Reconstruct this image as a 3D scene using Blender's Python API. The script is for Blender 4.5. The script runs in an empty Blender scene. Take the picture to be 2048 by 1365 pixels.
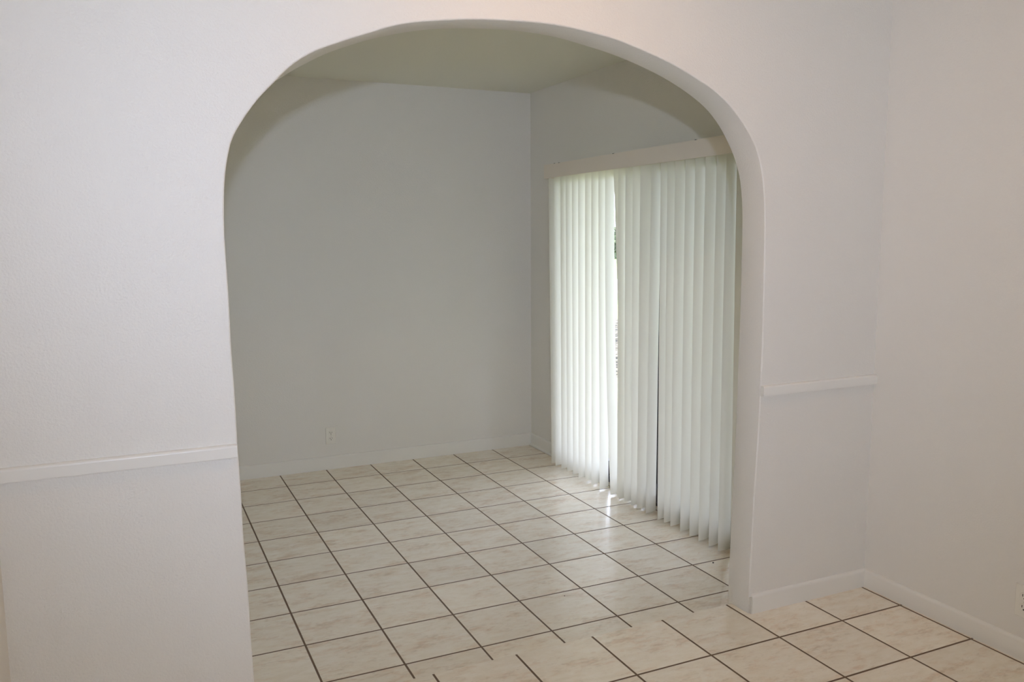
import bpy, bmesh, math, random
from mathutils import Vector, Matrix

random.seed(7)
T = 0.305                      # one floor tile, metres
SC = bpy.context.scene
COL = SC.collection

# ------------------------------------------------------------------ camera
CAMP = Vector((-1.8117, -15.2172, 4.7693)) * T
YAW, PITCH, ROLL = -0.432895, -0.127280, -0.005584
fwd = Vector((-math.sin(YAW) * math.cos(PITCH), math.cos(YAW) * math.cos(PITCH), math.sin(PITCH)))
rgt = Vector((math.cos(YAW), math.sin(YAW), 0))
upv = rgt.cross(fwd)
cr = rgt * math.cos(ROLL) + upv * math.sin(ROLL)
cu = -rgt * math.sin(ROLL) + upv * math.cos(ROLL)
cam_d = bpy.data.cameras.new('camera')
cam_d.sensor_width = 36
cam_d.lens = 1674.31 / 2048 * 36
cam_d.clip_start = 0.05
cam_d.clip_end = 300
cam = bpy.data.objects.new('camera', cam_d)
COL.objects.link(cam)
cam.matrix_world = Matrix(((cr.x, cu.x, -fwd.x, CAMP.x), (cr.y, cu.y, -fwd.y, CAMP.y),
                           (cr.z, cu.z, -fwd.z, CAMP.z), (0, 0, 0, 1)))
SC.camera = cam

# ------------------------------------------------------------------ view, world, lights
SC.view_settings.view_transform = 'Standard'
SC.view_settings.look = 'None'
SC.view_settings.exposure = 0.0
SC.view_settings.gamma = 1.0
SC.view_settings.use_curve_mapping = False
SC.render.engine = 'CYCLES'
cy = SC.cycles
cy.use_denoising = True
cy.max_bounces = 14
cy.diffuse_bounces = 8
cy.glossy_bounces = 4
cy.transmission_bounces = 10
cy.transparent_max_bounces = 16
cy.sample_clamp_indirect = 6
cy.caustics_reflective = False
cy.caustics_refractive = False

W_STR = 8.6
SUN_E = 9.0
FLASH_W = 148.0
LAMP_W = 30.0

world = bpy.data.worlds.new('sky')
SC.world = world
world.use_nodes = True
bg = world.node_tree.nodes['Background']
bg.inputs[0].default_value = (0.80, 0.885, 1.10, 1)
bg.inputs[1].default_value = W_STR

def light(name, kind, loc, energy, color, target=None, **kw):
    d = bpy.data.lights.new(name, kind)
    d.energy = energy
    d.color = color
    for k, v in kw.items():
        setattr(d, k, v)
    o = bpy.data.objects.new(name, d)
    COL.objects.link(o)
    o.location = loc
    if target is not None:
        o.rotation_euler = (Vector(target) - Vector(loc)).to_track_quat('-Z', 'Y').to_euler()
    return o

light('sun', 'SUN', (10, 0, 12), SUN_E, (1.0, 0.94, 0.78), (10 - 3.0, 1.2, 2), angle=0.02)
FL = CAMP + Vector((-0.02, -0.33, 0.21))
aim = fwd - rgt * 0.01 + Vector((0, 0, 0.17))
light('camera_flash', 'SPOT', FL, FLASH_W, (0.70, 0.815, 1.08), FL + aim, shadow_soft_size=0.025,
      spot_size=math.radians(88), spot_blend=1.0)

# ------------------------------------------------------------------ materials
def mat(name, base=(0.8, 0.8, 0.8), rough=0.5, spec=0.5, metal=0.0, bump=None, bdist=0.001):
    m = bpy.data.materials.new(name)
    m.use_nodes = True
    nt = m.node_tree
    b = nt.nodes['Principled BSDF']
    b.inputs['Base Color'].default_value = (*base, 1)
    b.inputs['Roughness'].default_value = rough
    b.inputs['Specular IOR Level'].default_value = spec
    b.inputs['Metallic'].default_value = metal
    if bump:
        geo = nt.nodes.new('ShaderNodeNewGeometry')
        n1 = nt.nodes.new('ShaderNodeTexNoise')
        n1.inputs['Scale'].default_value = bump[0]
        n1.inputs['Detail'].default_value = 3
        n1.inputs['Roughness'].default_value = 0.55
        nt.links.new(geo.outputs['Position'], n1.inputs['Vector'])
        bp = nt.nodes.new('ShaderNodeBump')
        bp.inputs['Strength'].default_value = bump[1]
        bp.inputs['Distance'].default_value = bdist
        nt.links.new(n1.outputs['Fac'], bp.inputs['Height'])
        nt.links.new(bp.outputs['Normal'], b.inputs['Normal'])
    return m

M_WALL = mat('wall_paint', (0.80, 0.78, 0.73), 0.42, 0.35, bump=(160, 0.9), bdist=0.0017)
M_CEIL = mat('ceiling_paint', (0.76, 0.755, 0.66), 0.8, 0.2, bump=(60, 0.6), bdist=0.002)
M_TRIM = mat('trim_paint', (0.83, 0.815, 0.765), 0.33, 0.45, bump=(30, 0.15))
M_VALANCE = mat('valance_vinyl', (0.84, 0.775, 0.68), 0.45, 0.4)
M_PLATE = mat('outlet_plastic', (0.82, 0.80, 0.73), 0.35, 0.5)
M_SLOT = mat('outlet_slot', (0.03, 0.025, 0.02), 0.6)
M_BRASS = mat('screw_metal', (0.6, 0.57, 0.5), 0.35, metal=1)
M_ALU = mat('door_aluminium', (0.055, 0.055, 0.06), 0.4)
M_CAULK = mat('old_caulk', (0.70, 0.68, 0.62), 0.6)

def vane_material():
    m = bpy.data.materials.new('vane_vinyl')
    m.use_nodes = True
    nt = m.node_tree
    out = nt.nodes['Material Output']
    b = nt.nodes['Principled BSDF']
    b.inputs['Base Color'].default_value = (0.80, 0.79, 0.73, 1)
    b.inputs['Roughness'].default_value = 0.38
    tr = nt.nodes.new('ShaderNodeBsdfTranslucent')
    tr.inputs[0].default_value = (0.92, 0.88, 0.765, 1)
    mx = nt.nodes.new('ShaderNodeMixShader')
    mx.inputs[0].default_value = 0.36
    nt.links.new(b.outputs[0], mx.inputs[1])
    nt.links.new(tr.outputs[0], mx.inputs[2])
    nt.links.new(mx.outputs[0], out.inputs[0])
    return m
M_VANE = vane_material()

def see_through(name, tint, fac, surface):
    m = bpy.data.materials.new(name)
    m.use_nodes = True
    nt = m.node_tree
    out = nt.nodes['Material Output']
    nt.nodes.remove(nt.nodes['Principled BSDF'])
    t = nt.nodes.new('ShaderNodeBsdfTransparent')
    t.inputs[0].default_value = (*tint, 1)
    if surface == 'gloss':
        s = nt.nodes.new('ShaderNodeBsdfGlossy')
        s.inputs['Roughness'].default_value = 0.02
    else:
        s = nt.nodes.new('ShaderNodeBsdfDiffuse')
        s.inputs[0].default_value = (0.08, 0.08, 0.085, 1)
    mx = nt.nodes.new('ShaderNodeMixShader')
    mx.inputs[0].default_value = fac
    nt.links.new(t.outputs[0], mx.inputs[1])
    nt.links.new(s.outputs[0], mx.inputs[2])
    nt.links.new(mx.outputs[0], out.inputs[0])
    return m
M_GLASS = see_through('door_glass', (0.95, 0.955, 0.95), 0.05, 'gloss')
M_SCREEN = see_through('insect_mesh', (1, 1, 1), 0.42, 'diffuse')

def tile_material():
    m = bpy.data.materials.new('ceramic_floor_tile')
    m.use_nodes = True
    nt = m.node_tree
    N, L = nt.nodes, nt.links
    b = N['Principled BSDF']
    geo = N.new('ShaderNodeNewGeometry')
    sc = N.new('ShaderNodeVectorMath'); sc.operation = 'SCALE'
    sc.inputs['Scale'].default_value = 1 / T
    L.new(geo.outputs['Position'], sc.inputs[0])
    sep = N.new('ShaderNodeSeparateXYZ'); L.new(sc.outputs[0], sep.inputs[0])
    def math_(op, a, bb=None):
        n = N.new('ShaderNodeMath'); n.operation = op
        for i, v in enumerate((a, bb)):
            if v is None:
                continue
            if isinstance(v, (int, float)):
                n.inputs[i].default_value = v
            else:
                L.new(v, n.inputs[i])
        return n.outputs[0]
    def edge(c):                                  # distance to the nearest grid line, in tiles
        f = math_('FRACT', math_('ADD', c, 100.5))
        return math_('ABSOLUTE', math_('SUBTRACT', f, 0.5))
    wob = N.new('ShaderNodeTexNoise'); wob.inputs['Scale'].default_value = 9
    L.new(geo.outputs['Position'], wob.inputs['Vector'])
    dist = math_('MINIMUM', edge(sep.outputs[0]), edge(sep.outputs[1]))
    dist = math_('ADD', dist, math_('MULTIPLY', math_('SUBTRACT', wob.outputs['Fac'], 0.5), 0.003))
    mr = N.new('ShaderNodeMapRange'); mr.interpolation_type = 'SMOOTHSTEP'
    mr.inputs['From Min'].default_value = 0.0105
    mr.inputs['From Max'].default_value = 0.0155
    L.new(dist, mr.inputs['Value'])
    fac = mr.outputs[0]                            # 0 grout, 1 tile
    # per tile random
    fx = math_('FLOOR', sep.outputs[0]); fy = math_('FLOOR', sep.outputs[1])
    cmb = N.new('ShaderNodeCombineXYZ'); L.new(fx, cmb.inputs[0]); L.new(fy, cmb.inputs[1])
    wn = N.new('ShaderNodeTexWhiteNoise'); wn.noise_dimensions = '3D'; L.new(cmb.outputs[0], wn.inputs['Vector'])
    off = N.new('ShaderNodeVectorMath'); off.operation = 'SCALE'; off.inputs['Scale'].default_value = 37.0
    L.new(wn.outputs['Color'], off.inputs[0])
    add = N.new('ShaderNodeVectorMath'); add.operation = 'ADD'
    L.new(sc.outputs[0], add.inputs[0]); L.new(off.outputs[0], add.inputs[1])
    mp = N.new('ShaderNodeMapping')
    mp.inputs['Rotation'].default_value = (0, 0, 0.25)
    mp.inputs['Scale'].default_value = (1.0, 2.4, 1.0)
    L.new(add.outputs[0], mp.inputs['Vector'])
    def noise(scale, detail, dist_=0.0):
        n = N.new('ShaderNodeTexNoise')
        n.inputs['Scale'].default_value = scale
        n.inputs['Detail'].default_value = detail
        n.inputs['Distortion'].default_value = dist_
        L.new(mp.outputs[0], n.inputs['Vector'])
        return n.outputs['Fac']
    def ramp(v, stops):
        r = N.new('ShaderNodeValToRGB')
        e = r.color_ramp.elements
        e[0].position, e[0].color = stops[0][0], (*stops[0][1], 1)
        e[1].position, e[1].color = stops[-1][0], (*stops[-1][1], 1)
        for p, c in stops[1:-1]:
            k = e.new(p); k.color = (*c, 1)
        L.new(v, r.inputs[0])
        return r.outputs[0]
    base = ramp(noise(5.0, 7, 0.4), [(0.30, TILE[0]), (0.52, TILE[1]), (0.72, TILE[2])])
    def over(c1, mask_v, lo, hi, col, amt):
        k = N.new('ShaderNodeMapRange'); k.inputs['From Min'].default_value = lo
        k.inputs['From Max'].default_value = hi; k.inputs['To Max'].default_value = amt
        L.new(mask_v, k.inputs['Value'])
        x = N.new('ShaderNodeMix'); x.data_type = 'RGBA'
        L.new(k.outputs[0], x.inputs[0]); L.new(c1, x.inputs[6]); x.inputs[7].default_value = (*col, 1)
        return x.outputs[2]
    # the ochre streaks come in soft clusters
    clump = noise(1.7, 2, 0.2)
    def clustered(v):
        return math_('ADD', v, math_('MULTIPLY', math_('SUBTRACT', clump, 0.5), 0.75))
    c = over(base, clustered(noise(2.6, 5, 0.4)), 0.46, 0.80, (0.82, 0.68, 0.51), 0.42)
    c = over(c, clustered(noise(6.0, 9, 0.7)), 0.54, 0.76, (0.76, 0.55, 0.39), 0.42)
    c = over(c, clustered(noise(11, 9, 0.6)), 0.56, 0.78, (0.54, 0.45, 0.33), 0.34)
    c = over(c, noise(24, 5, 0.3), 0.58, 0.78, (0.56, 0.48, 0.38), 0.25)
    bright = N.new('ShaderNodeMapRange')
    bright.inputs['To Min'].default_value = 0.95; bright.inputs['To Max'].default_value = 1.04
    L.new(wn.outputs['Value'], bright.inputs['Value'])
    ml = N.new('ShaderNodeVectorMath'); ml.operation = 'SCALE'
    L.new(c, ml.inputs[0]); L.new(bright.outputs[0], ml.inputs['Scale'])
    fin = N.new('ShaderNodeMix'); fin.data_type = 'RGBA'
    L.new(fac, fin.inputs[0]); fin.inputs[6].default_value = (0.15, 0.095, 0.055, 1)
    L.new(ml.outputs[0], fin.inputs[7])
    L.new(fin.outputs[2], b.inputs['Base Color'])
    rr = N.new('ShaderNodeMapRange')
    rr.inputs['To Min'].default_value = 0.85; rr.inputs['To Max'].default_value = 0.21
    L.new(fac, rr.inputs['Value'])
    L.new(rr.outputs[0], b.inputs['Roughness'])
    b.inputs['Specular IOR Level'].default_value = 0.75
    bp = N.new('ShaderNodeBump'); bp.inputs['Strength'].default_value = 0.8
    bp.inputs['Distance'].default_value = 0.0012
    hn = N.new('ShaderNodeTexNoise'); hn.inputs['Scale'].default_value = 26; hn.inputs['Detail'].default_value = 2
    L.new(geo.outputs['Position'], hn.inputs['Vector'])
    hh = math_('ADD', fac, math_('MULTIPLY', hn.outputs['Fac'], 0.15))
    L.new(hh, bp.inputs['Height']); L.new(bp.outputs[0], b.inputs['Normal'])
    return m
TILE = [(0.84, 0.765, 0.63), (0.885, 0.815, 0.69), (0.91, 0.855, 0.745)]
M_TILE = tile_material()

def ramp_noise(name, scale, c1, c2, c3, rough=0.9, bump=0.6, bd=0.02):
    m = mat(name, c1, rough, 0.2)
    nt = m.node_tree
    b = nt.nodes['Principled BSDF']
    geo = nt.nodes.new('ShaderNodeNewGeometry')
    n = nt.nodes.new('ShaderNodeTexNoise')
    n.inputs['Scale'].default_value = scale; n.inputs['Detail'].default_value = 6
    nt.links.new(geo.outputs['Position'], n.inputs['Vector'])
    r = nt.nodes.new('ShaderNodeValToRGB')
    e = r.color_ramp.elements
    e[0].position, e[0].color = 0.36, (*c1, 1)
    e[1].position, e[1].color = 0.64, (*c3, 1)
    k = e.new(0.5); k.color = (*c2, 1)
    nt.links.new(n.outputs['Fac'], r.inputs[0]); nt.links.new(r.outputs[0], b.inputs['Base Color'])
    bp = nt.nodes.new('ShaderNodeBump'); bp.inputs['Strength'].default_value = bump
    bp.inputs['Distance'].default_value = bd
    nt.links.new(n.outputs['Fac'], bp.inputs['Height']); nt.links.new(bp.outputs[0], b.inputs['Normal'])
    return m
M_CONC = ramp_noise('patio_concrete', 5, (0.22, 0.20, 0.13), (0.26, 0.24, 0.16), (0.30, 0.28, 0.20), bd=0.002)
M_MULCH = ramp_noise('leaf_litter', 9, (0.006, 0.005, 0.003), (0.05, 0.042, 0.028), (0.26, 0.23, 0.17))
M_LAWN = ramp_noise('lawn_grass', 18, (0.16, 0.24, 0.06), (0.24, 0.34, 0.10), (0.34, 0.44, 0.17))
M_LEAF = ramp_noise('hedge_leaf', 6, (0.02, 0.03, 0.015), (0.06, 0.075, 0.045), (0.18, 0.20, 0.12), bump=0.0)
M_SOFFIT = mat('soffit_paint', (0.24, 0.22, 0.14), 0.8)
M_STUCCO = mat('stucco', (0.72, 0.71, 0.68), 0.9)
M_DIV = mat('shade_divider_stucco', (0.50, 0.48, 0.42), 0.9)
M_BARK = mat('bark', (0.12, 0.09, 0.06), 0.9)

# ------------------------------------------------------------------ helpers
def link(name, bm, m, parent=None, smooth=False):
    bmesh.ops.recalc_face_normals(bm, faces=bm.faces)
    me = bpy.data.meshes.new(name)
    bm.to_mesh(me); bm.free()
    me.materials.append(m)
    if smooth:
        for p in me.polygons:
            p.use_smooth = True
    o = bpy.data.objects.new(name, me)
    COL.objects.link(o)
    if parent is not None:
        o.parent = parent
    return o

def box(bm, x0, x1, y0, y1, z0, z1):
    vs = [bm.verts.new((x, y, z)) for x in (x0, x1) for y in (y0, y1) for z in (z0, z1)]
    for f in ((0, 1, 3, 2), (4, 6, 7, 5), (0, 4, 5, 1), (2, 3, 7, 6), (0, 2, 6, 4), (1, 5, 7, 3)):
        bm.faces.new([vs[i] for i in f])
    return vs

def prism(bm, prof, path):
    """prof: list of (out, z); path: list of (point2d, outward2d) stations; closed section swept along."""
    rings = []
    for (px, py), (ox, oy) in path:
        rings.append([bm.verts.new((px + ox * a, py + oy * a, z)) for a, z in prof])
    n = len(prof)
    for r0, r1 in zip(rings[:-1], rings[1:]):
        for i in range(n):
            bm.faces.new((r0[i], r0[(i + 1) % n], r1[(i + 1) % n], r1[i]))
    bm.faces.new(rings[0]); bm.faces.new(rings[-1][::-1])

def cyl(bm, c, r, axis, length, n=16):
    """disc-ended cylinder from c along axis"""
    a = Vector(axis).normalized()
    u = a.orthogonal().normalized(); v = a.cross(u)
    r0 = [bm.verts.new(Vector(c) + (u * math.cos(t) + v * math.sin(t)) * r) for t in [2 * math.pi * k / n for k in range(n)]]
    r1 = [bm.verts.new(x.co + a * length) for x in r0]
    for k in range(n):
        bm.faces.new((r0[k], r0[(k + 1) % n], r1[(k + 1) % n], r1[k]))
    bm.faces.new(r0[::-1]); bm.faces.new(r1)

def struct(o, label):
    o['kind'] = 'structure'
    o['label'] = label
    return o

def empty(name, loc):
    o = bpy.data.objects.new(name, None)
    COL.objects.link(o)
    o.location = loc
    o.empty_display_size = 0.1
    return o

def place(o, root):
    """keep a child's world-space mesh in place under a root empty that was moved"""
    o.parent = root
    o.matrix_parent_inverse = Matrix.Translation(root.location).inverted()
    return o

# ------------------------------------------------------------------ key planes (metres)
XW = 7.07 * T            # face of the right wall
YN, YB = -7.35 * T, -6.92 * T   # near and far face of the arch wall
YF = 2.90 * T            # face of the far wall
ZL = -0.39 * T           # lower floor
ZC = 8.03 * T            # ceiling
YS = -7.03 * T           # edge of the step
XL = -2.885 * T          # left pier face
YBACK = -20.0 * T

# ------------------------------------------------------------------ floors
def slab(name, pts, z0, z1, m):
    bm = bmesh.new()
    lo = [bm.verts.new((x, y, z0)) for x, y in pts]
    hi = [bm.verts.new((x, y, z1)) for x, y in pts]
    bm.faces.new(hi); bm.faces.new(lo[::-1])
    n = len(pts)
    for i in range(n):
        bm.faces.new((lo[i], lo[(i + 1) % n], hi[(i + 1) % n], hi[i]))
    return link(name, bm, m)

jl, jr = -0.905 * T, 5.085 * T
struct(slab('floor', [(-6.5 * T, YBACK - .1), (XW + .02, YBACK - .1), (XW + .02, YN + .02), (jr, YN + .02), (jr, YS), (jl, YS), (jl, YN + .02), (-6.5 * T, YN + .02)],
            ZL - 0.05, 0.0, M_TILE), 'beige ceramic tile floor in front of the arch, one step higher')
struct(slab('floor', [(-4.5 * T, YB - .1), (XW + .12, YB - .1), (XW + .12, YF + .05), (-4.5 * T, YF + .05)],
            ZL - 0.15, ZL, M_TILE), 'sunken beige ceramic tile floor beyond the arch')

# ------------------------------------------------------------------ arch wall
NEAR = [(-0.905, -0.6), (-0.905, 0.2), (-0.908, 0.534), (-0.918, 1.0), (-0.925, 1.493), (-0.942, 1.996), (-0.944, 2.369), (-0.955, 2.897), (-0.959, 3.377), (-0.969, 3.74), (-0.97, 4.238), (-0.978, 4.612), (-0.979, 4.79), (-0.975, 4.967), (-0.957, 5.237), (-0.935, 5.387), (-0.911, 5.497), (-0.884, 5.593), (-0.833, 5.698), (-0.743, 5.835), (-0.654, 5.954), (-0.564, 6.054), (-0.475, 6.145), (-0.414, 6.21), (-0.335, 6.284), (-0.214, 6.37), (-0.083, 6.443), (0.069, 6.505), (0.202, 6.560), (0.41, 6.635), (0.551, 6.69), (0.767, 6.751), (1.061, 6.802), (1.44, 6.85), (1.834, 6.876), (2.161, 6.886), (2.379, 6.881), (2.671, 6.856), (3.026, 6.808), (3.167, 6.779), (3.447, 6.707), (3.734, 6.622), (3.99, 6.526), (4.337, 6.371), (4.548, 6.238), (4.744, 6.061), (4.923, 5.846), (5.017, 5.672), (5.087, 5.447), (5.123, 5.216), (5.146, 4.969), (5.157, 4.683), (5.172, 3.454), (5.165, 3.018), (5.161, 2.727), (5.146, 2.177), (5.122, 1.609), (5.103, 0.974), (5.092, 0.461), (5.09, -0.021), (5.09, -0.6)]
BACK_R = [(-0.361, 6.240), (-0.256, 6.312), (-0.098, 6.404), (0.03, 6.475), (0.17, 6.538), (0.31, 6.592), (0.459, 6.649), (0.754, 6.735), (0.936, 6.780), (1.216, 6.830), (1.616, 6.869), (1.948, 6.888), (2.204, 6.889), (2.554, 6.868), (2.917, 6.814), (3.293, 6.742), (3.444, 6.704), (3.737, 6.620), (4.041, 6.510), (4.356, 6.362), (4.593, 6.212), (4.773, 6.038), (4.887, 5.883), (4.986, 5.724), (5.077, 5.52), (5.126, 5.316), (5.155, 5.079), (5.168, 4.681), (5.173, 3.772), (5.165, 2.952), (5.157, 2.077), (5.142, 1.485), (5.122, 0.758), (5.111, 0.36), (5.108, 0.061), (5.108, -0.6)]
BACK = [p for p in NEAR if p[0] < -0.40 and p[0] < 2] + BACK_R

def resample(P, n):
    """arc-length resample of a Catmull-Rom spline through P"""
    Q = [Vector(p) for p in P]
    pts = []
    for i in range(len(Q) - 1):
        p0 = Q[max(i - 1, 0)]; p1 = Q[i]; p2 = Q[i + 1]; p3 = Q[min(i + 2, len(Q) - 1)]
        # centripetal-safe: scale tangents by the local chord
        c = (p2 - p1).length
        m1 = (p2 - p0).normalized() * c; m2 = (p3 - p1).normalized() * c
        for k in range(8):
            t = k / 8
            pts.append(p1 * (2*t**3 - 3*t*t + 1) + m1 * (t**3 - 2*t*t + t) + p2 * (-2*t**3 + 3*t*t) + m2 * (t**3 - t*t))
    pts.append(Q[-1])
    s = [0.0]
    for a, b_ in zip(pts[:-1], pts[1:]):
        s.append(s[-1] + (b_ - a).length)
    out = []; j = 0
    for k in range(n):
        d = s[-1] * k / (n - 1)
        while j < len(s) - 2 and s[j + 1] < d:
            j += 1
        f = 0 if s[j + 1] == s[j] else (d - s[j]) / (s[j + 1] - s[j])
        out.append(pts[j].lerp(pts[j + 1], min(1, max(0, f))))
    return out

NP = 241
pn, pb = resample(NEAR, NP), resample(BACK, NP)
pn = [p * T for p in pn]; pb = [p * T for p in pb]
def normals(P):
    o = []
    for i in range(len(P)):
        d = P[min(i + 1, len(P) - 1)] - P[max(i - 1, 0)]
        o.append(Vector((-d.y, d.x)).normalized())     # away from the opening
    return o
nn, nb = normals(pn), normals(pb)
R_ = 0.005
bm = bmesh.new()
rings = []
def ring(P, Nn, out, y):
    return [bm.verts.new((p.x + n.x * out, y, p.y + n.y * out)) for p, n in zip(P, Nn)]
for k in range(4):
    a = math.pi / 2 * k / 3
    rings.append(ring(pn, nn, R_ * (1 - math.sin(a)), YN + R_ * (1 - math.cos(a))))
for k in range(4):
    a = math.pi / 2 * (3 - k) / 3
    rings.append(ring(pb, nb, R_ * (1 - math.sin(a)), YB - R_ * (1 - math.cos(a))))
soffit = []
for r0, r1 in zip(rings[:-1], rings[1:]):
    for i in range(NP - 1):
        soffit.append(bm.faces.new((r0[i], r1[i], r1[i + 1], r0[i + 1])))
XO0, XO1, ZB, ZT = -7 * T, XW + 0.12, -0.6 * T, ZC + 0.1
def face_side(r, y):
    # split index: left leg up to z=4.79T, right leg from z=4.97T
    il = next(i for i, v in enumerate(r) if v.co.z > 4.75 * T)
    ir = max(i for i, v in enumerate(r) if v.co.z > 4.75 * T)
    L0 = [bm.verts.new((XO0, y, v.co.z)) for v in r[:il + 1]]
    for i in range(il):
        bm.faces.new((L0[i], r[i], r[i + 1], L0[i + 1]))
    R0 = {i: bm.verts.new((XO1, y, r[i].co.z)) for i in range(ir, NP)}
    for i in range(ir, NP - 1):
        bm.faces.new((r[i], R0[i], R0[i + 1], r[i + 1]))
    top = [bm.verts.new((XO0 + (XO1 - XO0) * (i - il) / (ir - il), y, ZT)) for i in range(il, ir + 1)]
    for k in range(ir - il):
        bm.faces.new((r[il + k], r[il + k + 1], top[k + 1], top[k]))
    bm.faces.new((L0[il], r[il], top[0]))
    bm.faces.new((r[ir], R0[ir], top[-1]))
face_side(rings[0], YN)
face_side(rings[-1], YB)
for f in soffit:
    f.smooth = True
o = link('wall_front', bm, M_WALL)
struct(o, 'white textured wall with the wide rounded archway')

# ------------------------------------------------------------------ other walls
def wall(name, x0, x1, y0, y1, z0, z1, label, m=M_WALL):
    bm = bmesh.new(); box(bm, x0, x1, y0, y1, z0, z1)
    return struct(link(name, bm, m), label)

DY0, DY1, DZ = -5.25 * T, 1.12 * T, 1.875       # patio door opening
bm = bmesh.new()
TH = 0.14
box(bm, XW, XW + TH, YBACK - 0.12, DY0, ZL - 0.1, ZT)
box(bm, XW, XW + TH, DY1, YF + 0.14, ZL - 0.1, ZT)
box(bm, XW, XW + TH, DY0, DY1, DZ, ZT)
struct(link('wall_right', bm, M_WALL), 'long white right wall running through both rooms')
wall('wall_back', -4.6 * T, XW, YF, YF + 0.14, ZL - 0.1, ZT, 'plain white far wall of the sunken room')
wall('wall_left', -4.5 * T - 0.14, -4.5 * T, YB, YF + 0.14, ZL - 0.1, ZT, 'left wall of the sunken room')
wall('wall_left', -6.5 * T, XL, -9.6 * T, YN, -0.1, ZT, 'short wall return at the left edge, in front of the arch wall')
wall('wall_left', -6.5 * T - 0.14, -6.5 * T, YBACK, YN, -0.1, ZT, 'left wall of the near room')
bm = bmesh.new()
WIN = 0.76  # size of the added rear window, sets how much ambient daylight enters
wx0, wx1, wz0, wz1 = -0.6 - 0.6 * WIN, -0.6 + 0.6 * WIN, 1.95 - 1.2 * WIN, 1.95
box(bm, -6.5 * T, wx0, YBACK - 0.12, YBACK, -0.1, ZT)
box(bm, wx1, XW, YBACK - 0.12, YBACK, -0.1, ZT)
box(bm, wx0, wx1, YBACK - 0.12, YBACK, -0.1, wz0)
box(bm, wx0, wx1, YBACK - 0.12, YBACK, wz1, ZT)
struct(link('wall_rear', bm, M_WALL), 'wall behind the viewer with an added window')

win = empty('fill_window_1', Vector(((wx0 + wx1) / 2, YBACK - 0.06, wz0)))
win['kind'] = 'structure'; win['label'] = 'unseen window added behind the viewer for ambient daylight'
bm = bmesh.new()
for a0, a1, b0, b1 in ((wx0, wx0 + 0.03, wz0, wz1), (wx1 - 0.03, wx1, wz0, wz1), (wx0 + 0.03, wx1 - 0.03, wz0, wz0 + 0.03), (wx0 + 0.03, wx1 - 0.03, wz1 - 0.03, wz1)):
    box(bm, a0, a1, YBACK - 0.09, YBACK - 0.05, b0, b1)
place(link('fill_window_frame', bm, M_TRIM), win)
bm = bmesh.new()
bm.faces.new([bm.verts.new((x, YBACK - 0.07, z)) for x, z in ((wx0 + 0.03, wz0 + 0.03), (wx1 - 0.03, wz0 + 0.03), (wx1 - 0.03, wz1 - 0.03), (wx0 + 0.03, wz1 - 0.03))])
place(link('fill_window_pane', bm, M_GLASS), win)

# ceilings
bm = bmesh.new(); box(bm, -6.5 * T, XW, YBACK, YN, ZC, ZC + 0.1)
struct(link('ceiling', bm, M_CEIL), 'ceiling of the near room')
bm = bmesh.new(); box(bm, -4.5 * T, XW, YB, YF, ZC, ZC + 0.1)
struct(link('ceiling', bm, M_CEIL), 'cream textured ceiling of the sunken room seen through the arch')

# ------------------------------------------------------------------ baseboards and rails
def base_prof(h, t=0.011, z0=0.0):
    top = [(t * math.cos(a), z0 + h - 0.014 + 0.014 * math.sin(a)) for a in [math.pi / 2 * k / 6 for k in range(7)]]
    return [(0, z0), (t, z0)] + top
HB = 0.076
bm = bmesh.new()
prism(bm, base_prof(HB), [((5.098 * T + 0.006, YN), (0, -1)), ((XW, YN), (0, -1))])
struct(link('baseboard_front', bm, M_TRIM, smooth=False), 'white baseboard under the wall right of the arch')
bm = bmesh.new()
prism(bm, base_prof(HB), [((XW, YN - 0.0105), (-1, 0)), ((XW, YBACK), (-1, 0))])
struct(link('baseboard_right', bm, M_TRIM), 'white baseboard along the right wall of the near room')
bm = bmesh.new()
prism(bm, base_prof(0.092, z0=ZL), [((-4.5 * T, YF), (0, -1)), ((XW, YF), (0, -1))])
struct(link('baseboard_back', bm, M_TRIM), 'white baseboard along the far wall')
bm = bmesh.new()
prism(bm, base_prof(0.092, z0=ZL), [((XW, YF - 0.0105), (-1, 0)), ((XW, DY1 + 0.03), (-1, 0))])
prism(bm, [(0.010, ZL), (0.023, ZL), (0.022, ZL + 0.008), (0.018, ZL + 0.014), (0.010, ZL + 0.017)],
      [((XW, YF - 0.0105), (-1, 0)), ((XW, DY1 + 0.03), (-1, 0))])
struct(link('baseboard_right', bm, M_TRIM), 'short white baseboard with shoe moulding beside the patio door')
# the painted return where the baseboard dies into the jamb
bm = bmesh.new()
box(bm, 5.092 * T, 5.092 * T + 0.011, YN - 0.010, YN + 0.004, 0, 0.068)
bmesh.ops.bevel(bm, geom=bm.edges[:], offset=0.003, segments=2, affect='EDGES')
struct(link('trim_3', bm, M_CAULK), 'rough painted end piece of the baseboard at the arch jamb')

def rail_prof(z0, z1, t=0.018):
    top = [(t - 0.009 + 0.009 * math.cos(a), z1 - 0.007 + 0.007 * math.sin(a)) for a in [math.pi / 2 * k / 5 for k in range(6)]]
    return [(0, z0), (t, z0)] + top + [(0, z1)]
bm = bmesh.new()
prism(bm, rail_prof(2.76 * T, 2.876 * T), [((XL, YN), (0, -1)), ((-0.957 * T - 0.003, YN), (0, -1))])
struct(link('trim_1', bm, M_TRIM), 'white chair rail on the wall left of the arch')
bm = bmesh.new()
prism(bm, rail_prof(2.79 * T, 2.912 * T), [((5.163 * T + 0.001, YN), (0, -1)), ((XW, YN), (0, -1))])
struct(link('trim_2', bm, M_TRIM), 'white chair rail on the wall between the arch and the right corner')

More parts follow.
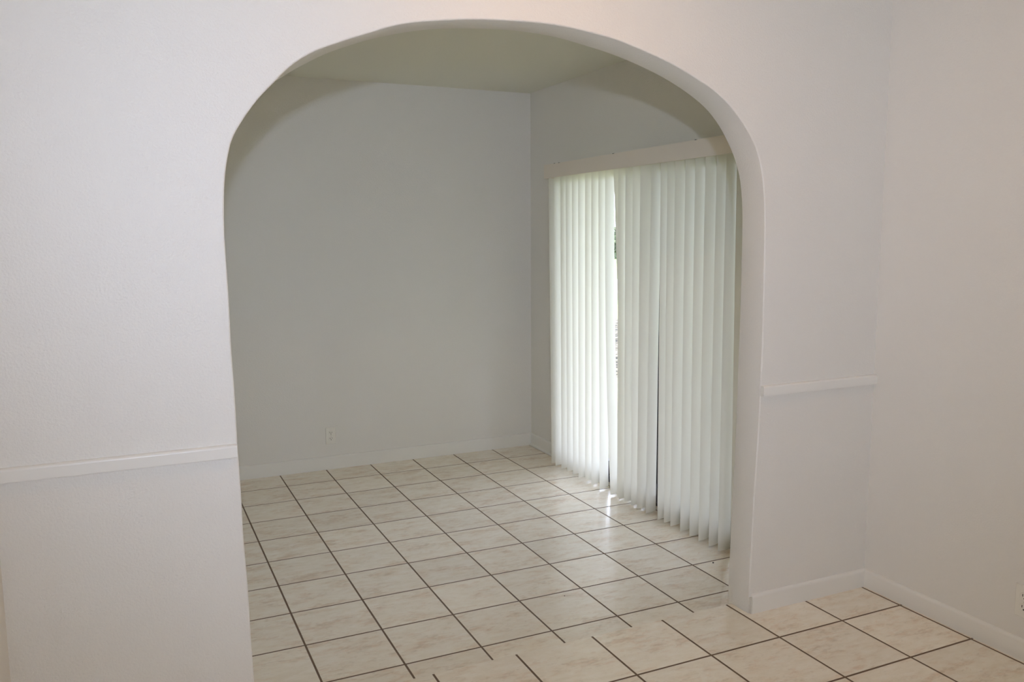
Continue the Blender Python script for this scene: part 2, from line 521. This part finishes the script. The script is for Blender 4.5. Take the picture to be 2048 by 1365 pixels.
# ------------------------------------------------------------------ outlets
def outlet(name, origin, right, label):
    """duplex receptacle, centre at origin, 'right' = unit vector along the wall, normal = toward the room"""
    r = Vector(right); u = Vector((0, 0, 1)); n = r.cross(u)
    root = empty(name, origin)
    Mx = Matrix(((r.x, u.x, n.x, 0), (r.y, u.y, n.y, 0), (r.z, u.z, n.z, 0), (0, 0, 0, 1)))
    def put(nm, bm, m, parent=root, smooth=False):
        bmesh.ops.transform(bm, matrix=Mx, verts=bm.verts)
        return link(nm, bm, m, parent, smooth)
    bm = bmesh.new()
    # plate: bevelled raised panel
    w, h = 0.035, 0.057
    loops = [(w, h, 0.0), (w, h, 0.002), (w - 0.003, h - 0.003, 0.005)]
    rr = []
    for a, b_, z in loops:
        rr.append([bm.verts.new((x, y, z)) for x, y in ((-a, -b_), (a, -b_), (a, b_), (-a, b_))])
    for p, q_ in zip(rr[:-1], rr[1:]):
        for i in range(4):
            bm.faces.new((p[i], p[(i + 1) % 4], q_[(i + 1) % 4], q_[i]))
    bm.faces.new(rr[-1]); bm.faces.new(rr[0][::-1])
    put('cover_plate', bm, M_PLATE)
    for sgn in (1, -1):
        bm = bmesh.new()
        c = 0.0195 * sgn
        ring_ = []
        for k in range(28):
            t = 2 * math.pi * k / 28
            x, y = 0.0172 * math.cos(t), 0.0172 * math.sin(t)
            y = max(-0.0135, min(0.0135, y))
            ring_.append((x, y + c))
        v0 = [bm.verts.new((x, y, 0.0045)) for x, y in ring_]
        v1 = [bm.verts.new((x, y, 0.0068)) for x, y in ring_]
        v2 = [bm.verts.new((x * 0.95, c + (y - c) * 0.95, 0.0074)) for x, y in ring_]
        for a, b_ in ((v0, v1), (v1, v2)):
            for k in range(28):
                bm.faces.new((a[k], a[(k + 1) % 28], b_[(k + 1) % 28], b_[k]))
        bm.faces.new(v2)
        rec = put('receptacle', bm, M_PLATE)
        bm = bmesh.new()
        box(bm, -0.0075, -0.0050, c - 0.0005, c + 0.0085, 0.0070, 0.0077)
        box(bm, 0.0050, 0.0075, c + 0.0005, c + 0.0080, 0.0070, 0.0077)
        cyl(bm, (0, c - 0.0065, 0.0070), 0.0027, (0, 0, 1), 0.0007, 12)
        put('contact_slot', bm, M_SLOT, rec)
    bm = bmesh.new()
    cyl(bm, (0, 0, 0.0045), 0.0030, (0, 0, 1), 0.0014, 14)
    put('screw', bm, M_BRASS)
    root['label'] = label
    root['category'] = 'outlet'
    return root
outlet('wall_outlet', Vector((2.133 * T, YF, 0.362 * T)), (1, 0, 0),
       'ivory duplex electrical outlet low on the far wall beyond the arch')
outlet('wall_outlet', Vector((XW, -9.565 * T, 0.675 * T)), (0, -1, 0),
       'off-white duplex electrical outlet low on the right wall, cut by the picture edge')

# ------------------------------------------------------------------ vertical blind
XE = 6.66 * T
TOPY = [1.182, 0.926, 0.632, 0.411, 0.142, -0.12, -0.404, -0.651, -0.922, -1.18, -1.474, -1.647, -1.894, -2.138, -2.389, -2.726, -3.012, -3.209, -3.43, -3.712, -3.973, -4.235, -4.513, -4.746, -4.99]
BOTY = [1.036, 0.843, 0.57, 0.309, 0.048, -0.198, -0.473, -0.741, -1.061, -1.484, -1.80, -1.725, -1.977, -2.223, -2.421, -2.718, -3.088, -3.287, -3.483, -3.769, -4.031, -4.279, -4.55, -4.787, -5.09]
ZVT, ZVB = 6.02 * T, ZL + 0.010
blind = empty('vertical_blind', Vector((XW - 0.05, (TOPY[0] + TOPY[-1]) / 2 * T, ZVT)))
blind['label'] = 'off-white vertical blind with flat valance hanging over the patio door'
blind['category'] = 'blind'
VW = 0.088
for k, (yt, yb) in enumerate(zip(TOPY, BOTY)):
    ang = math.radians(20 if k < 11 else 16 if k < 18 else 13)
    if k == 14:
        ang = math.radians(4)
    if k == 15:
        ang = math.radians(15)
    if k == 23:
        ang = math.radians(10)
    bm = bmesh.new()
    nu, nz = 8, 14
    grid = []
    for j in range(nz + 1):
        s = j / nz
        z = ZVT + (ZVB - ZVT) * s
        e = s * s * (3 - 2 * s) * 0.4 + s * 0.6
        if k == 10:
            e = 1 - (1 - s) ** 1.8
        if k == 9:
            e = s ** 2.1
        y = (yt + (yb - yt) * e) * T
        a = ang + math.radians(2.5) * math.sin(s * 2.2 + k * 1.7)
        row = []
        for i in range(nu + 1):
            w = i / nu
            bul = 0.006 * (1 - (2 * w - 1) ** 2)
            dx = VW * w * math.cos(a) + bul * math.sin(a)
            dy = VW * w * math.sin(a) - bul * math.cos(a)
            row.append(bm.verts.new((XE + dx, y + dy, z)))
        grid.append(row)
    for j in range(nz):
        for i in range(nu):
            bm.faces.new((grid[j][i], grid[j][i + 1], grid[j + 1][i + 1], grid[j + 1][i]))
    place(link('vane', bm, M_VANE, smooth=True), blind)
    bm = bmesh.new()                                # carrier stem that holds the vane
    xm = XE + VW / 2 * math.cos(ang); ym = yt * T + VW / 2 * math.sin(ang)
    box(bm, xm - 0.004, xm + 0.004, ym - 0.002, ym + 0.002, ZVT - 0.012, ZVT + 0.028)
    place(link('carrier_stem', bm, M_TRIM), blind)
bm = bmesh.new()
vy0, vy1 = -5.25 * T, 1.205 * T
xv = 6.56 * T
box(bm, xv, xv + 0.004, vy0, vy1, 5.955 * T, 6.24 * T)           # face board
box(bm, xv + 0.004, XW, vy1 - 0.004, vy1, 5.955 * T, 6.24 * T)   # returns
box(bm, xv + 0.004, XW, vy0, vy0 + 0.004, 5.955 * T, 6.24 * T)
place(link('valance', bm, M_VALANCE), blind)
bm = bmesh.new()
box(bm, XE + 0.022, XE + 0.066, vy0 + 0.01, vy1 - 0.03, ZVT + 0.026, ZVT + 0.052)
place(link('headrail', bm, M_TRIM), blind)
for yc in (0.72, 0.52, -1.62, -4.1):
    bm = bmesh.new()
    box(bm, xv - 0.0012, XE + 0.03, yc * T - 0.006, yc * T + 0.006, 6.235 * T, 6.235 * T + 0.003)
    box(bm, XE + 0.03, XW, yc * T - 0.006, yc * T + 0.006, 6.2 * T, 6.235 * T + 0.003)
    place(link('valance_clip', bm, M_ALU), blind)

# ------------------------------------------------------------------ sliding patio door
door = empty('door_1', Vector((XW + 0.06, (DY0 + DY1) / 2, ZL)))
door['kind'] = 'structure'; door['label'] = 'sliding glass patio door behind the vertical blind'
M_DW = mat('door_frame_paint', (0.75, 0.74, 0.70), 0.4)
xf0, xf1 = XW + 0.02, XW + 0.12
bm = bmesh.new()
box(bm, xf0, xf1, DY0, DY0 + 0.035, ZL, DZ)
box(bm, xf0, xf1, DY1 - 0.035, DY1, ZL, DZ)
box(bm, xf0, xf1, DY0 + 0.035, DY1 - 0.035, DZ - 0.035, DZ)
place(link('door_frame', bm, M_DW), door)
bm = bmesh.new()
box(bm, xf0, xf1, DY0 + 0.035, DY1 - 0.035, ZL, ZL + 0.018)
place(link('sill_track', bm, M_ALU), door)
ym = (DY0 + DY1) / 2
def panel(x0, y0, y1, name):
    bm = bmesh.new()
    z0, z1 = ZL + 0.018, DZ - 0.035
    box(bm, x0, x0 + 0.03, y0, y0 + 0.05, z0, z1)
    box(bm, x0, x0 + 0.03, y1 - 0.05, y1, z0, z1)
    box(bm, x0, x0 + 0.03, y0 + 0.05, y1 - 0.05, z0, z0 + 0.095)
    box(bm, x0, x0 + 0.03, y0 + 0.05, y1 - 0.05, z1 - 0.05, z1)
    p = place(link('door_panel', bm, M_ALU), door)
    bm = bmesh.new()
    v = [bm.verts.new((x0 + 0.015, a, b_)) for a, b_ in ((y0 + 0.05, z0 + 0.095), (y1 - 0.05, z0 + 0.095), (y1 - 0.05, z1 - 0.05), (y0 + 0.05, z1 - 0.05))]
    bm.faces.new(v)
    g = link('glass_pane', bm, M_GLASS); g.parent = p
    return p
panel(XW + 0.030, DY0 + 0.035, ym + 0.025, 'a')
panel(XW + 0.070, ym - 0.025, DY1 - 0.035, 'b')
bm = bmesh.new()
z0, z1 = ZL + 0.018, DZ - 0.035
xs = XW + 0.104
box(bm, xs, xs + 0.012, DY0 + 0.035, DY0 + 0.065, z0, z1)
box(bm, xs, xs + 0.012, ym - 0.015, ym + 0.015, z0, z1)
box(bm, xs, xs + 0.012, DY0 + 0.065, ym - 0.015, z0, z0 + 0.03)
box(bm, xs, xs + 0.012, DY0 + 0.065, ym - 0.015, z1 - 0.03, z1)
sp = place(link('screen_frame', bm, M_ALU), door)
bm = bmesh.new()
v = [bm.verts.new((xs + 0.006, a, b_)) for a, b_ in ((DY0 + 0.065, z0 + 0.03), (ym - 0.015, z0 + 0.03), (ym - 0.015, z1 - 0.03), (DY0 + 0.065, z1 - 0.03))]
bm.faces.new(v)
link('insect_screen', bm, M_SCREEN).parent = sp

# ------------------------------------------------------------------ two crumbs on the tiles
def crumb(x, y, size, label, seed):
    rnd = random.Random(seed)
    bm = bmesh.new()
    bmesh.ops.create_icosphere(bm, subdivisions=2, radius=size)
    for v in bm.verts:
        v.co *= rnd.uniform(0.75, 1.2)
        v.co.z *= 0.6
    lo = min(v.co.z for v in bm.verts)
    for v in bm.verts:
        v.co.z -= lo
    o = link('crumb', bm, M_SLOT, smooth=True)
    o.location = (x, y, ZL)
    o['label'] = label
    o['category'] = 'crumb'
crumb(1.933, -1.549, 0.0042, 'dark crumb on the far-room tile next to the last blind vane at the arch jamb', 1)
crumb(1.114, -1.567, 0.0024, 'tiny dark speck on the far-room tile out in the middle of the floor', 2)
# ------------------------------------------------------------------ near-room ceiling lamp (just above the picture)
lx, ly = 2.2 * T, -10.0 * T
lamp = empty('ceiling_lamp', Vector((lx, ly, ZC)))
lamp['label'] = 'round opal ceiling lamp in front of the arch, just above the picture'
lamp['category'] = 'lamp'
bm = bmesh.new(); cyl(bm, (0, 0, -0.02), 0.13, (0, 0, 1), 0.02, 40)
link('lamp_base', bm, M_TRIM, lamp)
M_OPAL = mat('opal_glass', (0.9, 0.88, 0.82), 0.3)
pb_ = M_OPAL.node_tree.nodes['Principled BSDF']
pb_.inputs['Emission Color'].default_value = (1.0, 0.49, 0.11, 1)
pb_.inputs['Emission Strength'].default_value = LAMP_W
bm = bmesh.new()
bmesh.ops.create_uvsphere(bm, u_segments=32, v_segments=16, radius=0.12)
bmesh.ops.delete(bm, geom=[v for v in bm.verts if v.co.z > 0.001], context='VERTS')
for v in bm.verts:
    v.co.z = v.co.z * 0.55 - 0.02
link('lamp_shade', bm, M_OPAL, lamp, smooth=True)

# ------------------------------------------------------------------ outdoors, seen through the slits of the blind
XO = XW + 0.14
bm = bmesh.new(); box(bm, XO - 0.02, XO + 2.1, -9, 9, ZL - 0.15, ZL - 0.03)
struct(link('patio_slab', bm, M_CONC), 'pale concrete patio slab outside the door')
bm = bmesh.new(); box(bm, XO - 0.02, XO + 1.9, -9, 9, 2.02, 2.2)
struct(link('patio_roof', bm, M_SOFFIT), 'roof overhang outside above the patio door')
bm = bmesh.new(); box(bm, XO, XO + 1.1, -5.9 * T - 0.12, -5.9 * T, ZL - 0.03, 2.02)  # unseen wall, added to darken the vanes nearest the arch
struct(link('wall_right', bm, M_DIV), 'unseen stucco divider wall added outside to shade the near vanes')
G0, G1 = ZL - 0.2, ZL - 0.07
bm = bmesh.new(); box(bm, XO + 2.1, XO + 5.8, -12, 40, G0, G1)
struct(link('leaf_litter_ground', bm, M_MULCH), 'leaf litter on the ground outside, seen through the slit between the vanes')
bm = bmesh.new(); box(bm, XO + 5.8, XO + 9.4, -12, 60, G0, G1)
struct(link('lawn', bm, M_LAWN), 'strip of green lawn outside beyond the leaf litter, glimpsed between the vanes')
bm = bmesh.new(); box(bm, XO + 9.4, XO + 13.4, -12, 80, G0, G1)
struct(link('driveway', bm, M_STUCCO), 'pale driveway beyond the lawn outside')
bm = bmesh.new(); box(bm, XO + 13.4, XO + 60, -40, 120, G0, G1)
struct(link('lawn', bm, M_LAWN), 'far pale green lawn beyond the driveway outside')

def hedge(name, x0, x1, y0, y1, h, n, label, cat):
    rnd = random.Random(3)
    bm = bmesh.new()
    for _ in range(n):
        t = rnd.random()
        u = rnd.uniform(0, 2 * math.pi)
        zc = ZL + h * (0.5 + 0.5 * math.sin(u)) * (0.9 + 0.12 * math.sin(t * 37))
        xc = (x0 + x1) / 2 + (x1 - x0) / 2 * math.cos(u) * rnd.uniform(0.7, 1.05)
        c = Vector((xc, y0 + (y1 - y0) * t, max(ZL + 0.06, zc)))
        a = Vector((rnd.gauss(0, 1), rnd.gauss(0, 1), rnd.gauss(0, 1))).normalized()
        b_ = a.orthogonal().normalized(); s = rnd.uniform(0.12, 0.24)
        bm.faces.new([bm.verts.new(c + a * s), bm.verts.new(c + b_ * s * .5), bm.verts.new(c - a * s), bm.verts.new(c - b_ * s * .5)])
    box(bm, x0 + 0.2, x1 - 0.2, y0, y1, ZL - 0.07, ZL + h * 0.75)
    o = link(name, bm, M_LEAF); o['label'] = label; o['category'] = cat
    return o
hedge('hedge', XO + 26.0, XO + 28.0, 8, 60, 2.1, 16000, 'row of dark green hedge far outside, glimpsed through the slit in the blind', 'hedge')

bpy.context.view_layer.update()
